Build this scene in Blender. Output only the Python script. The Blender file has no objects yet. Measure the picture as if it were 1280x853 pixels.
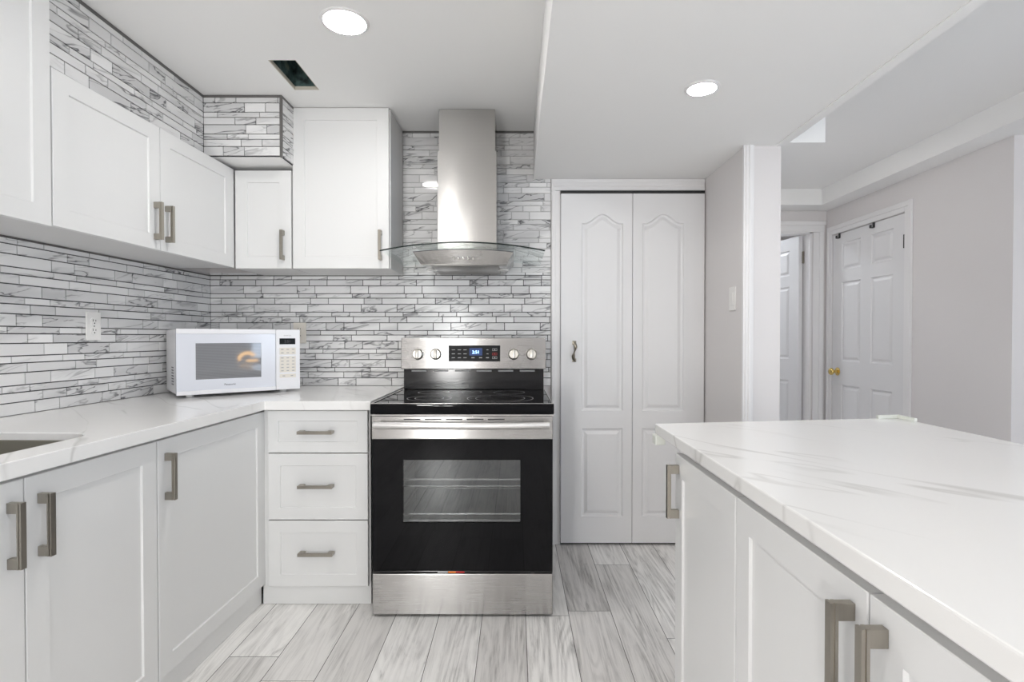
import bpy, bmesh, math, random
from mathutils import Vector, Matrix
from mathutils.geometry import tessellate_polygon

S = bpy.context.scene
COL = S.collection
R = math.radians
random.seed(7)

# ------------------------------------------------------------------ camera, world, exposure
cam_d = bpy.data.cameras.new('camera')
cam = bpy.data.objects.new('camera', cam_d)
COL.objects.link(cam)
PITCH = 0.7
cam.location = (0, 0, 1.18)
cam.rotation_euler = (R(90 - PITCH), 0, 0)
cam_d.sensor_width = 36
cam_d.lens = 660 / 1280 * 36
cam_d.shift_x = -5 / 1280
cam_d.shift_y = 3.5 / 1280
cam_d.clip_start = 0.02
S.camera = cam
S.view_settings.view_transform = 'Standard'
S.view_settings.look = 'None'
S.view_settings.gamma = 1
S.view_settings.use_curve_mapping = False
S.view_settings.exposure = 0.67
S.cycles.use_denoising = True
S.cycles.max_bounces = 10
S.cycles.diffuse_bounces = 6
S.cycles.transparent_max_bounces = 12
S.cycles.caustics_reflective = False
S.cycles.caustics_refractive = False
S.cycles.sample_clamp_indirect = 6

W = bpy.data.worlds.new('sky')
S.world = W
W.use_nodes = True
W.node_tree.nodes['Background'].inputs[0].default_value = (0.75, 0.86, 1.0, 1)
W.node_tree.nodes['Background'].inputs[1].default_value = 1.0

POT = 74.0        # emission of the recessed lamps
POT_ADDED = 46.0    # lamps added out of view to light the room
ADDED_DAY1, ADDED_DAY2, ADDED_DAY3 = 15.0, 24.0, 46.0  # strengths of the added daylight


def area_light(name, loc, rot, sx, sy, power, color):
    l = bpy.data.lights.new(name, 'AREA')
    l.shape = 'RECTANGLE'
    l.size, l.size_y = sx, sy
    l.energy = power
    l.color = color
    o = bpy.data.objects.new(name, l)
    COL.objects.link(o)
    o.location, o.rotation_euler = loc, rot
    return o


# daylight added to brighten the room, outside unseen rear and side windows
area_light('added_daylight_rear', (1.85, -2.75, 1.05), (R(122), 0, 0), 1.7, 1.9, ADDED_DAY1, (1.0, 0.985, 0.965))
area_light('added_daylight_strip', (-1.0, -2.75, 1.15), (R(128), 0, 0), 0.36, 1.5, ADDED_DAY3, (1.0, 0.985, 0.965))
area_light('added_daylight_side', (4.35, -0.6, 1.3), (R(92), 0, R(90)), 2.0, 1.3, ADDED_DAY2, (0.70, 0.82, 1.0))


# ------------------------------------------------------------------ materials
def nm(name):
    m = bpy.data.materials.new(name)
    m.use_nodes = True
    nt = m.node_tree
    return m, nt, nt.nodes['Principled BSDF'], nt.nodes, nt.links


def simple(name, col, rough=0.5, metal=0.0, spec=0.5, coat=0.0, bump=0.0, bscale=200):
    m, nt, b, N, L = nm(name)
    b.inputs['Base Color'].default_value = (*col, 1)
    b.inputs['Roughness'].default_value = rough
    b.inputs['Metallic'].default_value = metal
    b.inputs['Specular IOR Level'].default_value = spec
    b.inputs['Coat Weight'].default_value = coat
    if bump:
        tc = N.new('ShaderNodeTexCoord')
        n = N.new('ShaderNodeTexNoise')
        n.inputs['Scale'].default_value = bscale
        n.inputs['Detail'].default_value = 3
        bp = N.new('ShaderNodeBump')
        bp.inputs['Strength'].default_value = bump
        bp.inputs['Distance'].default_value = 0.002
        L.new(tc.outputs['Object'], n.inputs['Vector'])
        L.new(n.outputs['Fac'], bp.inputs['Height'])
        L.new(bp.outputs['Normal'], b.inputs['Normal'])
    return m


def emit(name, col, s):
    m, nt, b, N, L = nm(name)
    b.inputs['Base Color'].default_value = (*col, 1)
    b.inputs['Emission Color'].default_value = (*col, 1)
    b.inputs['Emission Strength'].default_value = s
    return m


def ramp(N, stops):
    r = N.new('ShaderNodeValToRGB')
    e = r.color_ramp.elements
    while len(e) < len(stops):
        e.new(0.5)
    for el, (p, c) in zip(e, stops):
        el.position = p
        el.color = (*c, 1) if len(c) == 3 else c
    return r


def mixc(N, L, fac, a, b, mode='MIX'):
    x = N.new('ShaderNodeMix')
    x.data_type = 'RGBA'
    x.blend_type = mode
    for sock, v in ((x.inputs[0], fac), (x.inputs[6], a), (x.inputs[7], b)):
        if hasattr(v, 'type') and hasattr(v, 'links'):
            L.new(v, sock)
        elif isinstance(v, (int, float)):
            sock.default_value = v
        else:
            sock.default_value = (*v, 1)
    return x.outputs[2]


def math_n(N, L, op, a, b=None, clamp=False):
    x = N.new('ShaderNodeMath')
    x.operation = op
    x.use_clamp = clamp
    for i, v in enumerate((a, b)):
        if v is None:
            continue
        if isinstance(v, (int, float)):
            x.inputs[i].default_value = v
        else:
            L.new(v, x.inputs[i])
    return x.outputs[0]


def tile_material(name, vein_amount, rough):
    """white marble strips: every strip has its own vein pattern (attribute rnd shifts the noise)"""
    m, nt, b, N, L = nm(name)
    tc = N.new('ShaderNodeTexCoord')
    at = N.new('ShaderNodeAttribute')
    at.attribute_name = 'rnd'
    sc = N.new('ShaderNodeVectorMath')
    sc.operation = 'SCALE'
    sc.inputs['Scale'].default_value = 20
    L.new(at.outputs['Vector'], sc.inputs[0])
    ad = N.new('ShaderNodeVectorMath')
    ad.operation = 'ADD'
    L.new(tc.outputs['Object'], ad.inputs[0])
    L.new(sc.outputs[0], ad.inputs[1])
    mp = N.new('ShaderNodeMapping')
    mp.inputs['Rotation'].default_value = (0, R(10), 0)
    mq = N.new('ShaderNodeMapping')
    mq.inputs['Scale'].default_value = (4.0, 1, 21)
    L.new(ad.outputs[0], mp.inputs['Vector'])
    L.new(mp.outputs[0], mq.inputs['Vector'])
    mp = mq
    n = N.new('ShaderNodeTexNoise')
    n.inputs['Scale'].default_value = 1.0
    n.inputs['Detail'].default_value = 3
    n.inputs['Roughness'].default_value = 0.5
    n.inputs['Distortion'].default_value = 0.9
    L.new(mp.outputs[0], n.inputs['Vector'])
    v = ramp(N, [(0.0, (0, 0, 0)), (0.45, (0, 0, 0)), (0.5, (1, 1, 1)), (0.52, (0, 0, 0)), (1, (0, 0, 0))])
    L.new(n.outputs['Fac'], v.inputs['Fac'])
    # broad soft cloud
    n2 = N.new('ShaderNodeTexNoise')
    n2.inputs['Scale'].default_value = 0.45
    n2.inputs['Detail'].default_value = 2
    L.new(mp.outputs[0], n2.inputs['Vector'])
    g = ramp(N, [(0.44, (0, 0, 0)), (0.60, (1, 1, 1))])
    L.new(n2.outputs['Fac'], g.inputs['Fac'])
    sx = N.new('ShaderNodeSeparateXYZ')
    L.new(at.outputs['Vector'], sx.inputs[0])
    per = math_n(N, L, 'MULTIPLY_ADD' if False else 'MULTIPLY', sx.outputs[1], sx.outputs[1])
    amt = math_n(N, L, 'MULTIPLY', math_n(N, L, 'MULTIPLY', v.outputs[0], g.outputs[0]), vein_amount)
    cloud = math_n(N, L, 'MULTIPLY', g.outputs[0], 0.40)
    base = mixc(N, L, sx.outputs[2], (0.72, 0.715, 0.715), (0.86, 0.855, 0.85))
    c1 = mixc(N, L, cloud, base, (0.42, 0.42, 0.425))
    c2 = mixc(N, L, amt, c1, (0.05, 0.05, 0.058))
    L.new(c2, b.inputs['Base Color'])
    b.inputs['Roughness'].default_value = rough
    return m


def floor_material():
    m, nt, b, N, L = nm('whitewashed_wood_planks')
    tc = N.new('ShaderNodeTexCoord')
    at = N.new('ShaderNodeAttribute')
    at.attribute_name = 'rnd'
    sc = N.new('ShaderNodeVectorMath')
    sc.operation = 'SCALE'
    sc.inputs['Scale'].default_value = 30
    L.new(at.outputs['Vector'], sc.inputs[0])
    ad = N.new('ShaderNodeVectorMath')
    ad.operation = 'ADD'
    L.new(tc.outputs['Object'], ad.inputs[0])
    L.new(sc.outputs[0], ad.inputs[1])

    def noise(scale, detail, dist, rough=0.6):
        mp = N.new('ShaderNodeMapping')
        mp.inputs['Scale'].default_value = scale
        L.new(ad.outputs[0], mp.inputs['Vector'])
        n = N.new('ShaderNodeTexNoise')
        n.inputs['Scale'].default_value = 1
        n.inputs['Detail'].default_value = detail
        n.inputs['Roughness'].default_value = rough
        n.inputs['Distortion'].default_value = dist
        L.new(mp.outputs[0], n.inputs['Vector'])
        return n.outputs['Fac']
    fine = noise((85, 2.6, 1), 8, 0.5, 0.78)
    low = noise((5.5, 0.55, 1), 2, 0.7, 0.5)
    patch = noise((6, 1.3, 1), 4, 1.0, 0.62)
    sx = N.new('ShaderNodeSeparateXYZ')
    L.new(at.outputs['Vector'], sx.inputs[0])
    ringv = math_n(N, L, 'SINE', math_n(N, L, 'MULTIPLY', low, 95.0))
    ring01 = ramp(N, [(0.30, (0, 0, 0)), (0.95, (1, 1, 1))])
    L.new(math_n(N, L, 'ADD', math_n(N, L, 'MULTIPLY', ringv, 0.5), 0.5), ring01.inputs['Fac'])
    f1 = ramp(N, [(0.47, (0, 0, 0)), (0.66, (1, 1, 1))])
    L.new(fine, f1.inputs['Fac'])
    f3 = ramp(N, [(0.42, (0, 0, 0)), (0.66, (1, 1, 1))])
    L.new(patch, f3.inputs['Fac'])
    spots = ramp(N, [(0.60, (0, 0, 0)), (0.74, (1, 1, 1))])
    L.new(noise((10, 2.0, 1), 5, 1.8, 0.65), spots.inputs['Fac'])
    grain = math_n(N, L, 'ADD', math_n(N, L, 'MULTIPLY', f1.outputs[0], 0.75), math_n(N, L, 'MULTIPLY', ring01.outputs[0], 0.35), True)
    mask = math_n(N, L, 'ADD', math_n(N, L, 'MULTIPLY', f3.outputs[0], 0.78), 0.24, True)
    k = math_n(N, L, 'MULTIPLY', grain, mask)
    k = math_n(N, L, 'ADD', k, math_n(N, L, 'ADD', math_n(N, L, 'MULTIPLY', f3.outputs[0], 0.06), math_n(N, L, 'MULTIPLY', spots.outputs[0], 0.50)), True)
    dk = ramp(N, [(0.0, (0, 0, 0)), (0.78, (0.08, 0.08, 0.08)), (0.95, (1, 1, 1))])
    L.new(sx.outputs[2], dk.inputs['Fac'])
    light = mixc(N, L, dk.outputs[0], (0.94, 0.925, 0.905), (0.72, 0.70, 0.68))
    dark = mixc(N, L, dk.outputs[0], (0.26, 0.25, 0.235), (0.20, 0.19, 0.18))
    c = mixc(N, L, k, light, dark)
    L.new(c, b.inputs['Base Color'])
    b.inputs['Roughness'].default_value = 0.42
    bp = N.new('ShaderNodeBump')
    bp.inputs['Strength'].default_value = 0.15
    bp.inputs['Distance'].default_value = 0.001
    L.new(fine, bp.inputs['Height'])
    L.new(bp.outputs['Normal'], b.inputs['Normal'])
    return m


def quartz_material():
    m, nt, b, N, L = nm('white_quartz')
    tc = N.new('ShaderNodeTexCoord')
    mp = N.new('ShaderNodeMapping')
    mp.inputs['Rotation'].default_value = (0, 0, R(50))
    mq = N.new('ShaderNodeMapping')
    mq.inputs['Scale'].default_value = (0.8, 4.2, 1.4)
    L.new(tc.outputs['Object'], mp.inputs['Vector'])
    L.new(mp.outputs[0], mq.inputs['Vector'])
    mp = mq
    n = N.new('ShaderNodeTexNoise')
    n.inputs['Scale'].default_value = 0.9
    n.inputs['Detail'].default_value = 3
    n.inputs['Distortion'].default_value = 0.25
    L.new(mp.outputs[0], n.inputs['Vector'])
    v = ramp(N, [(0, (0, 0, 0)), (0.488, (0, 0, 0)), (0.5, (1, 1, 1)), (0.512, (0, 0, 0)), (1, (0, 0, 0))])
    L.new(n.outputs['Fac'], v.inputs['Fac'])
    n2 = N.new('ShaderNodeTexNoise')
    n2.inputs['Scale'].default_value = 2.5
    n2.inputs['Detail'].default_value = 3
    L.new(tc.outputs['Object'], n2.inputs['Vector'])
    g = ramp(N, [(0.42, (0, 0, 0)), (0.62, (1, 1, 1))])
    L.new(n2.outputs['Fac'], g.inputs['Fac'])
    f = math_n(N, L, 'MULTIPLY', math_n(N, L, 'MULTIPLY', v.outputs[0], g.outputs[0]), 0.42)
    base = mixc(N, L, n2.outputs['Fac'], (0.84, 0.83, 0.815), (0.88, 0.875, 0.865))
    L.new(mixc(N, L, f, base, (0.36, 0.34, 0.32)), b.inputs['Base Color'])
    b.inputs['Roughness'].default_value = 0.16
    return m


def steel_material(name, col, rough, axis=0, smear=0.12):
    m, nt, b, N, L = nm(name)
    tc = N.new('ShaderNodeTexCoord')
    mp = N.new('ShaderNodeMapping')
    s = [900, 900, 900]
    s[axis] = 6
    mp.inputs['Scale'].default_value = s
    L.new(tc.outputs['Object'], mp.inputs['Vector'])
    n = N.new('ShaderNodeTexNoise')
    n.inputs['Scale'].default_value = 1
    n.inputs['Detail'].default_value = 2
    L.new(mp.outputs[0], n.inputs['Vector'])
    n2 = N.new('ShaderNodeTexNoise')
    n2.inputs['Scale'].default_value = 7
    n2.inputs['Detail'].default_value = 4
    L.new(tc.outputs['Object'], n2.inputs['Vector'])
    r1 = math_n(N, L, 'MULTIPLY', n.outputs['Fac'], 0.10)
    r2 = math_n(N, L, 'MULTIPLY', n2.outputs['Fac'], smear)
    L.new(math_n(N, L, 'ADD', math_n(N, L, 'ADD', r1, r2), rough - 0.05 - smear / 2), b.inputs['Roughness'])
    cc = mixc(N, L, n.outputs['Fac'], [c * 0.9 for c in col], [min(1, c * 1.08) for c in col])
    L.new(cc, b.inputs['Base Color'])
    b.inputs['Metallic'].default_value = 1
    b.inputs['Anisotropic'].default_value = 0.93
    b.inputs['Anisotropic Rotation'].default_value = 0.25
    return m


def pane_material(name, tint, refl, rough=0.0, ior=1.5):
    """clear sheet: transparent tint plus a fresnel reflection"""
    m, nt, b, N, L = nm(name)
    N.remove(b)
    out = N['Material Output']
    t = N.new('ShaderNodeBsdfTransparent')
    t.inputs[0].default_value = (*tint, 1)
    g = N.new('ShaderNodeBsdfGlossy')
    g.inputs['Color'].default_value = (*refl, 1)
    g.inputs['Roughness'].default_value = rough
    f = N.new('ShaderNodeFresnel')
    f.inputs['IOR'].default_value = ior
    mx = N.new('ShaderNodeMixShader')
    ge = N.new('ShaderNodeNewGeometry')
    front_only = math_n(N, L, 'SUBTRACT', 1.0, ge.outputs['Backfacing'])
    L.new(math_n(N, L, 'MULTIPLY', f.outputs[0], front_only), mx.inputs[0])
    L.new(t.outputs[0], mx.inputs[1])
    L.new(g.outputs[0], mx.inputs[2])
    L.new(mx.outputs[0], out.inputs['Surface'])
    return m


def duct_material():
    m, nt, b, N, L = nm('dark_duct')
    tc = N.new('ShaderNodeTexCoord')
    n = N.new('ShaderNodeTexNoise')
    n.inputs['Scale'].default_value = 22
    n.inputs['Detail'].default_value = 5
    L.new(tc.outputs['Object'], n.inputs['Vector'])
    r = ramp(N, [(0.35, (0.02, 0.03, 0.03)), (0.55, (0.12, 0.20, 0.19)), (0.75, (0.35, 0.38, 0.32))])
    L.new(n.outputs['Fac'], r.inputs['Fac'])
    L.new(r.outputs[0], b.inputs['Base Color'])
    b.inputs['Roughness'].default_value = 0.5
    return m


def screen_material():
    m, nt, b, N, L = nm('perforated_screen')
    tc = N.new('ShaderNodeTexCoord')
    w = N.new('ShaderNodeTexWave')
    w.bands_direction = 'Z'
    w.inputs['Scale'].default_value = 60
    L.new(tc.outputs['Object'], w.inputs['Vector'])
    L.new(mixc(N, L, w.outputs['Fac'], (0.15, 0.155, 0.165), (0.24, 0.245, 0.26)), b.inputs['Base Color'])
    b.inputs['Roughness'].default_value = 0.04
    b.inputs['Specular IOR Level'].default_value = 1.0
    return m


M = {
    'wall': simple('warm_white_wall_paint', (0.74, 0.715, 0.71), 0.55, bump=0.04, bscale=120),
    'wallshade': simple('shade_darkened_wall', (0.34, 0.325, 0.35), 0.55, bump=0.04, bscale=120),  # shade on the wall return is put into this darker colour
    'ceiling': simple('white_ceiling_paint', (0.90, 0.895, 0.885), 0.7, bump=0.05, bscale=150),
    'trim': simple('white_trim_paint', (0.82, 0.81, 0.81), 0.35),
    'door': simple('white_door_paint', (0.77, 0.765, 0.77), 0.38, bump=0.05, bscale=90),
    'cabinet': simple('white_cabinet_lacquer', (0.765, 0.765, 0.76), 0.32),
    'carcass': simple('white_cabinet_board', (0.70, 0.695, 0.69), 0.4),
    'handle': steel_material('brushed_nickel', (0.42, 0.39, 0.34), 0.34, 2, 0.04),
    'handle_h': steel_material('brushed_nickel_horizontal', (0.42, 0.39, 0.34), 0.34, 0, 0.04),
    'steel': steel_material('brushed_steel', (0.46, 0.45, 0.44), 0.26, 0),
    'steel_v': steel_material('chimney_steel', (0.44, 0.43, 0.415), 0.17, 0, 0.04),
    'sink': steel_material('sink_steel', (0.36, 0.345, 0.30), 0.34, 0, 0.1),
    'chrome': simple('chrome', (0.75, 0.74, 0.72), 0.12, 1),
    'satin': simple('satin_handle_metal', (0.72, 0.71, 0.70), 0.32, 1),
    'knobmetal': simple('satin_knob_metal', (0.50, 0.48, 0.44), 0.28, 1),
    'blackglass': simple('black_glass', (0.004, 0.004, 0.005), 0.03, 0, 0.16),
    'blackenamel': simple('black_enamel', (0.008, 0.008, 0.009), 0.12, 0, 0.4),
    'displayblack': simple('matte_display', (0.008, 0.009, 0.010), 0.3, 0, 0.12),
    'underhood': steel_material('hood_underside_steel', (0.30, 0.29, 0.275), 0.35, 0, 0.05),
    'gold': simple('golden_lamp_shade', (0.80, 0.50, 0.16), 0.3, 0.6),
    'black': simple('black_plastic', (0.012, 0.012, 0.012), 0.45),
    'rubber': simple('black_rubber', (0.02, 0.02, 0.02), 0.8),
    'mark': simple('grey_marking', (0.42, 0.42, 0.42), 0.5),
    'darkmark': simple('dark_marking', (0.07, 0.07, 0.08), 0.5),
    'grout': simple('dark_grout', (0.045, 0.043, 0.045), 0.85),
    'glaregrout': simple('glare_pale_grout', (0.50, 0.495, 0.495), 0.8),  # joints lightened in colour to stand for glare above the hood
    'trimshade': simple('dark_edge_trim_and_shade', (0.13, 0.125, 0.12), 0.5),  # trim colour, also serves as shadow gap under the wall cabinets
    'gap': simple('floor_gap', (0.10, 0.095, 0.09), 0.9),
    'tile': tile_material('marble_strip_tile', 0.85, 0.16),
    'tile_hood': tile_material('marble_strip_tile_glare_joint', 1.0, 0.05),
    'floor': floor_material(),
    'quartz': quartz_material(),
    'mwwhite': simple('white_appliance', (0.80, 0.80, 0.82), 0.25),
    'mwdoor': simple('white_door_glass', (0.70, 0.72, 0.78), 0.10),
    'mwscreen': screen_material(),
    'plate': simple('white_plate_plastic', (0.84, 0.83, 0.81), 0.3),
    'creamplate': simple('cream_plate_plastic', (0.74, 0.70, 0.63), 0.35),
    'brass': simple('polished_brass', (0.75, 0.56, 0.20), 0.12, 1),
    'bronze': simple('aged_nickel', (0.33, 0.30, 0.25), 0.3, 1),
    'guard': simple('milky_guard_plastic', (0.78, 0.80, 0.74), 0.3),
    'duct': duct_material(),
    'drywall': simple('cut_drywall', (0.62, 0.58, 0.50), 0.9),
    'lamp': emit('led_lens', (1.0, 0.98, 0.95), POT),
    'lamp_added': emit('led_lens_added', (1.0, 0.98, 0.95), POT_ADDED),
    'lamp_bed_added': emit('led_lens_bedroom_added', (0.88, 0.94, 1.0), 40.0),
    'lamp_hall_added': emit('led_lens_hall_added', (1.0, 0.96, 0.93), 3.0),
    'warmbulb': emit('warm_bulb', (1.0, 0.58, 0.20), 5.5),
    'led': emit('blue_led_digits', (0.35, 0.60, 1.0), 3.0),
    'screenblue': emit('dim_blue_screen', (0.01, 0.03, 0.11), 0.5),
    'hoodglass': pane_material('hood_glass', (0.93, 0.96, 0.955), (1, 1, 1), 0.0, 1.4),
    'hoodedge': simple('dark_glass_edge', (0.012, 0.02, 0.018), 0.1),
    'windowglass': pane_material('window_glass', (0.97, 0.98, 0.98), (1, 1, 1), 0.0, 1.4),
    'ovenglass': pane_material('coated_oven_glass', (0.66, 0.67, 0.68), (0.8, 0.82, 0.82), 0.02, 2.0),
    'cavity': simple('grey_oven_enamel', (0.22, 0.22, 0.23), 0.35),
    'orange': simple('orange_sticker', (0.85, 0.22, 0.03), 0.5),
    'red': simple('red_sticker', (0.45, 0.02, 0.02), 0.5),
    'pastry': simple('golden_crust', (0.85, 0.47, 0.14), 0.5),
}


# ------------------------------------------------------------------ object helpers
def link(name, me, mat, parent=None, loc=(0, 0, 0), rot=(0, 0, 0)):
    o = bpy.data.objects.new(name, me)
    COL.objects.link(o)
    if mat is not None:
        me.materials.append(M[mat] if isinstance(mat, str) else mat)
    if parent is not None:
        o.parent = parent
    o.location, o.rotation_euler = loc, rot
    return o


def tag(o, label, cat=None, group=None, kind=None):
    o['label'] = label
    if cat:
        o['category'] = cat
    if group:
        o['group'] = group
    if kind:
        o['kind'] = kind
    return o


def empty(name, loc, rz, label, cat, group=None, kind=None):
    o = bpy.data.objects.new(name, None)
    o.empty_display_size = 0.05
    COL.objects.link(o)
    o.location = loc
    o.rotation_euler = (0, 0, rz)
    return tag(o, label, cat, group, kind)


class MB:
    def __init__(s):
        s.bm = bmesh.new()

    def box(s, x0, x1, y0, y1, z0, z1, bev=0.0, seg=2):
        r = bmesh.ops.create_cube(s.bm, size=1)
        vs = r['verts']
        for v in vs:
            v.co = Vector((x0 if v.co.x < 0 else x1, y0 if v.co.y < 0 else y1, z0 if v.co.z < 0 else z1))
        if bev:
            es = list({e for v in vs for e in v.link_edges})
            bmesh.ops.bevel(s.bm, geom=es, offset=bev, segments=seg, profile=0.6, affect='EDGES')
        return s

    def cyl(s, p, q, r, seg=24, r2=None):
        p, q = Vector(p), Vector(q)
        d = q - p
        m = Matrix.Translation((p + q) / 2) @ d.to_track_quat('Z', 'Y').to_matrix().to_4x4()
        bmesh.ops.create_cone(s.bm, cap_ends=True, segments=seg, radius1=r, radius2=r if r2 is None else r2, depth=d.length, matrix=m)
        return s

    def prism(s, pts, z0, z1):
        """closed xy outline (counter-clockwise) extruded from z0 to z1"""
        lo = [s.bm.verts.new((x, y, z0)) for x, y in pts]
        hi = [s.bm.verts.new((x, y, z1)) for x, y in pts]
        s.bm.faces.new(hi)
        s.bm.faces.new(lo[::-1])
        n = len(pts)
        for i in range(n):
            s.bm.faces.new((lo[i], lo[(i + 1) % n], hi[(i + 1) % n], hi[i]))
        return s

    def lathe(s, prof, seg=32, m=None):
        rings = []
        for r, z in prof:
            if r < 1e-6:
                rings.append([s.bm.verts.new((0, 0, z))])
            else:
                rings.append([s.bm.verts.new((r * math.cos(2 * math.pi * i / seg), r * math.sin(2 * math.pi * i / seg), z)) for i in range(seg)])
        for a, b in zip(rings, rings[1:]):
            for i in range(seg):
                j = (i + 1) % seg
                if len(a) == 1 and len(b) == 1:
                    continue
                if len(a) == 1:
                    s.bm.faces.new((a[0], b[j], b[i])) if False else s.bm.faces.new((a[0], b[i], b[j]))
                elif len(b) == 1:
                    s.bm.faces.new((a[i], a[j], b[0]))
                else:
                    s.bm.faces.new((a[i], a[j], b[j], b[i]))
        if m is not None:
            vs = [v for ring in rings for v in ring]
            for v in vs:
                v.co = m @ v.co
        return s

    def tube(s, pts, r, seg=12, rx=None):
        """round tube (rx: flattened second radius) along points"""
        pts = [Vector(p) for p in pts]
        rings = []
        up = Vector((0, 0, 1))
        for i, p in enumerate(pts):
            t = (pts[min(i + 1, len(pts) - 1)] - pts[max(i - 1, 0)]).normalized()
            a = t.cross(up)
            if a.length < 1e-3:
                a = t.cross(Vector((0, 1, 0)))
            a.normalize()
            b = a.cross(t)
            rings.append([s.bm.verts.new(p + a * (r * math.cos(2 * math.pi * k / seg)) + b * ((rx or r) * math.sin(2 * math.pi * k / seg))) for k in range(seg)])
        for A, B in zip(rings, rings[1:]):
            for k in range(seg):
                s.bm.faces.new((A[k], A[(k + 1) % seg], B[(k + 1) % seg], B[k]))
        s.bm.faces.new(rings[0])
        s.bm.faces.new(rings[-1][::-1])
        return s

    def build(s, name, mat, parent=None, loc=(0, 0, 0), rot=(0, 0, 0), smooth=None):
        bmesh.ops.recalc_face_normals(s.bm, faces=s.bm.faces)
        me = bpy.data.meshes.new(name)
        s.bm.to_mesh(me)
        s.bm.free()
        if smooth:
            for p in me.polygons:
                p.use_smooth = True
            me.set_sharp_from_angle(angle=R(smooth))
        return link(name, me, mat, parent, loc, rot)


def struct(name, mb, mat, label, cat='wall', loc=(0, 0, 0), rot=(0, 0, 0)):
    return tag(mb.build(name, mat, None, loc, rot), label, cat, kind='structure')


def box(*a, **k):
    return MB().box(*a, **k)


def offset_poly(pts, d):
    """inset a counter-clockwise outline by d"""
    n = len(pts)
    out = []
    for i in range(n):
        p0, p1, p2 = Vector(pts[i - 1]), Vector(pts[i]), Vector(pts[(i + 1) % n])
        e1, e2 = (p1 - p0).normalized(), (p2 - p1).normalized()
        n1, n2 = Vector((-e1.y, e1.x)), Vector((-e2.y, e2.x))
        k = max(0.35, 1 + n1.dot(n2))
        out.append(tuple(p1 + (n1 + n2) * (d / k)))
    return out


def holed_slab(mb, outer, holes, z0, z1, plug=False):
    """flat slab between z0 and z1 with openings; outlines in xy, outer ccw, holes ccw"""
    loops = [outer] + holes
    flat = [p for l in loops for p in l]
    tris = tessellate_polygon([[Vector((x, y, 0)) for x, y in l] for l in loops])
    hi = [mb.bm.verts.new((x, y, z1)) for x, y in flat]
    lo = [mb.bm.verts.new((x, y, z0)) for x, y in flat]
    for t in tris:
        mb.bm.faces.new([hi[i] for i in t])
        mb.bm.faces.new([lo[i] for i in reversed(t)])
    k = 0
    for l in loops:
        n = len(l)
        for i in range(n):
            a, b = k + i, k + (i + 1) % n
            mb.bm.faces.new((lo[a], lo[b], hi[b], hi[a]))
        k += n
    return mb


def panel_slab(w, h, t, panels, prof=((0.006, 0.009), (0.016, 0.010), (0.034, 0.0015))):
    """moulded door leaf: x 0..w, z 0..h, front at y=0 facing -y, back at y=t; panels are ccw outlines in (x, z)"""
    mb = MB()
    outer = [(0, 0), (w, 0), (w, h), (0, h)]
    for side in (0, 1):
        y0 = 0 if side == 0 else t
        sg = 1 if side == 0 else -1
        loops = [outer] + panels
        flat = [p for l in loops for p in l]
        tris = tessellate_polygon([[Vector((x, z, 0)) for x, z in l] for l in loops])
        vs = [mb.bm.verts.new((x, y0, z)) for x, z in flat]
        for tr in tris:
            mb.bm.faces.new([vs[i] for i in tr])
        k = len(outer)
        if side == 0:
            ov = vs[:4]
        else:
            for i in range(4):
                j = (i + 1) % 4
                mb.bm.faces.new((ov[i], ov[j], vs[j], vs[i]))
        for l in panels:
            ring = vs[k:k + len(l)]
            k += len(l)
            for off, dep in prof:
                pts = offset_poly(l, off)
                nr = [mb.bm.verts.new((x, y0 + sg * dep, z)) for x, z in pts]
                for i in range(len(l)):
                    j = (i + 1) % len(l)
                    mb.bm.faces.new((ring[i], ring[j], nr[j], nr[i]))
                ring = nr
            mb.bm.faces.new(ring)
    return mb


def shaker(w, h, t=0.02, rail=0.06, rec=0.006, edge=0.0015):
    """shaker front: x 0..w, z 0..h, front at y=0 facing -y"""
    mb = MB()
    rings = []
    for x0, z0, y in ((0, 0, t), (0, 0, edge), (edge, edge, 0), (rail, rail, 0), (rail + 0.0025, rail + 0.0025, rec)):
        rings.append([mb.bm.verts.new(c) for c in ((x0, y, z0), (w - x0, y, z0), (w - x0, y, h - z0), (x0, y, h - z0))])
    for a, b in zip(rings, rings[1:]):
        for i in range(4):
            j = (i + 1) % 4
            mb.bm.faces.new((a[i], a[j], b[j], b[i]))
    mb.bm.faces.new(rings[-1])
    mb.bm.faces.new(rings[0][::-1])
    return mb


def pull(parent, x, z, length, vertical=True):
    """bar pull: flat grooved bar on two square posts, front of the door is y=0"""
    mb = MB()
    L2, wv, out = length / 2, 0.0065, 0.034
    # grooved bar, profile in (across, y), along the length
    prof = [(-wv, -out), (wv, -out), (wv, -out + 0.0045), (wv - 0.0022, -out + 0.0045), (wv - 0.0022, -out + 0.0065), (wv, -out + 0.0065), (wv, -out + 0.011),
            (-wv, -out + 0.011), (-wv, -out + 0.0065), (-wv + 0.0022, -out + 0.0065), (-wv + 0.0022, -out + 0.0045), (-wv, -out + 0.0045)]
    lo = [mb.bm.verts.new((a, b, -L2)) for a, b in prof]
    hi = [mb.bm.verts.new((a, b, L2)) for a, b in prof]
    mb.bm.faces.new(lo)
    mb.bm.faces.new(hi[::-1])
    for i in range(len(prof)):
        j = (i + 1) % len(prof)
        mb.bm.faces.new((lo[i], lo[j], hi[j], hi[i]))
    for s in (-1, 1):
        a, b = sorted((s * L2 * 0.999, s * (L2 - 0.024)))
        mb.box(-wv * 0.98, wv * 0.98, -out + 0.0105, 0, a, b, 0.0006, 1)
    if not vertical:
        for v in mb.bm.verts:
            v.co = Vector((v.co.z, v.co.y, v.co.x))
    return mb.build('handle', 'handle' if vertical else 'handle_h', parent, (x, 0, z))


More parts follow.
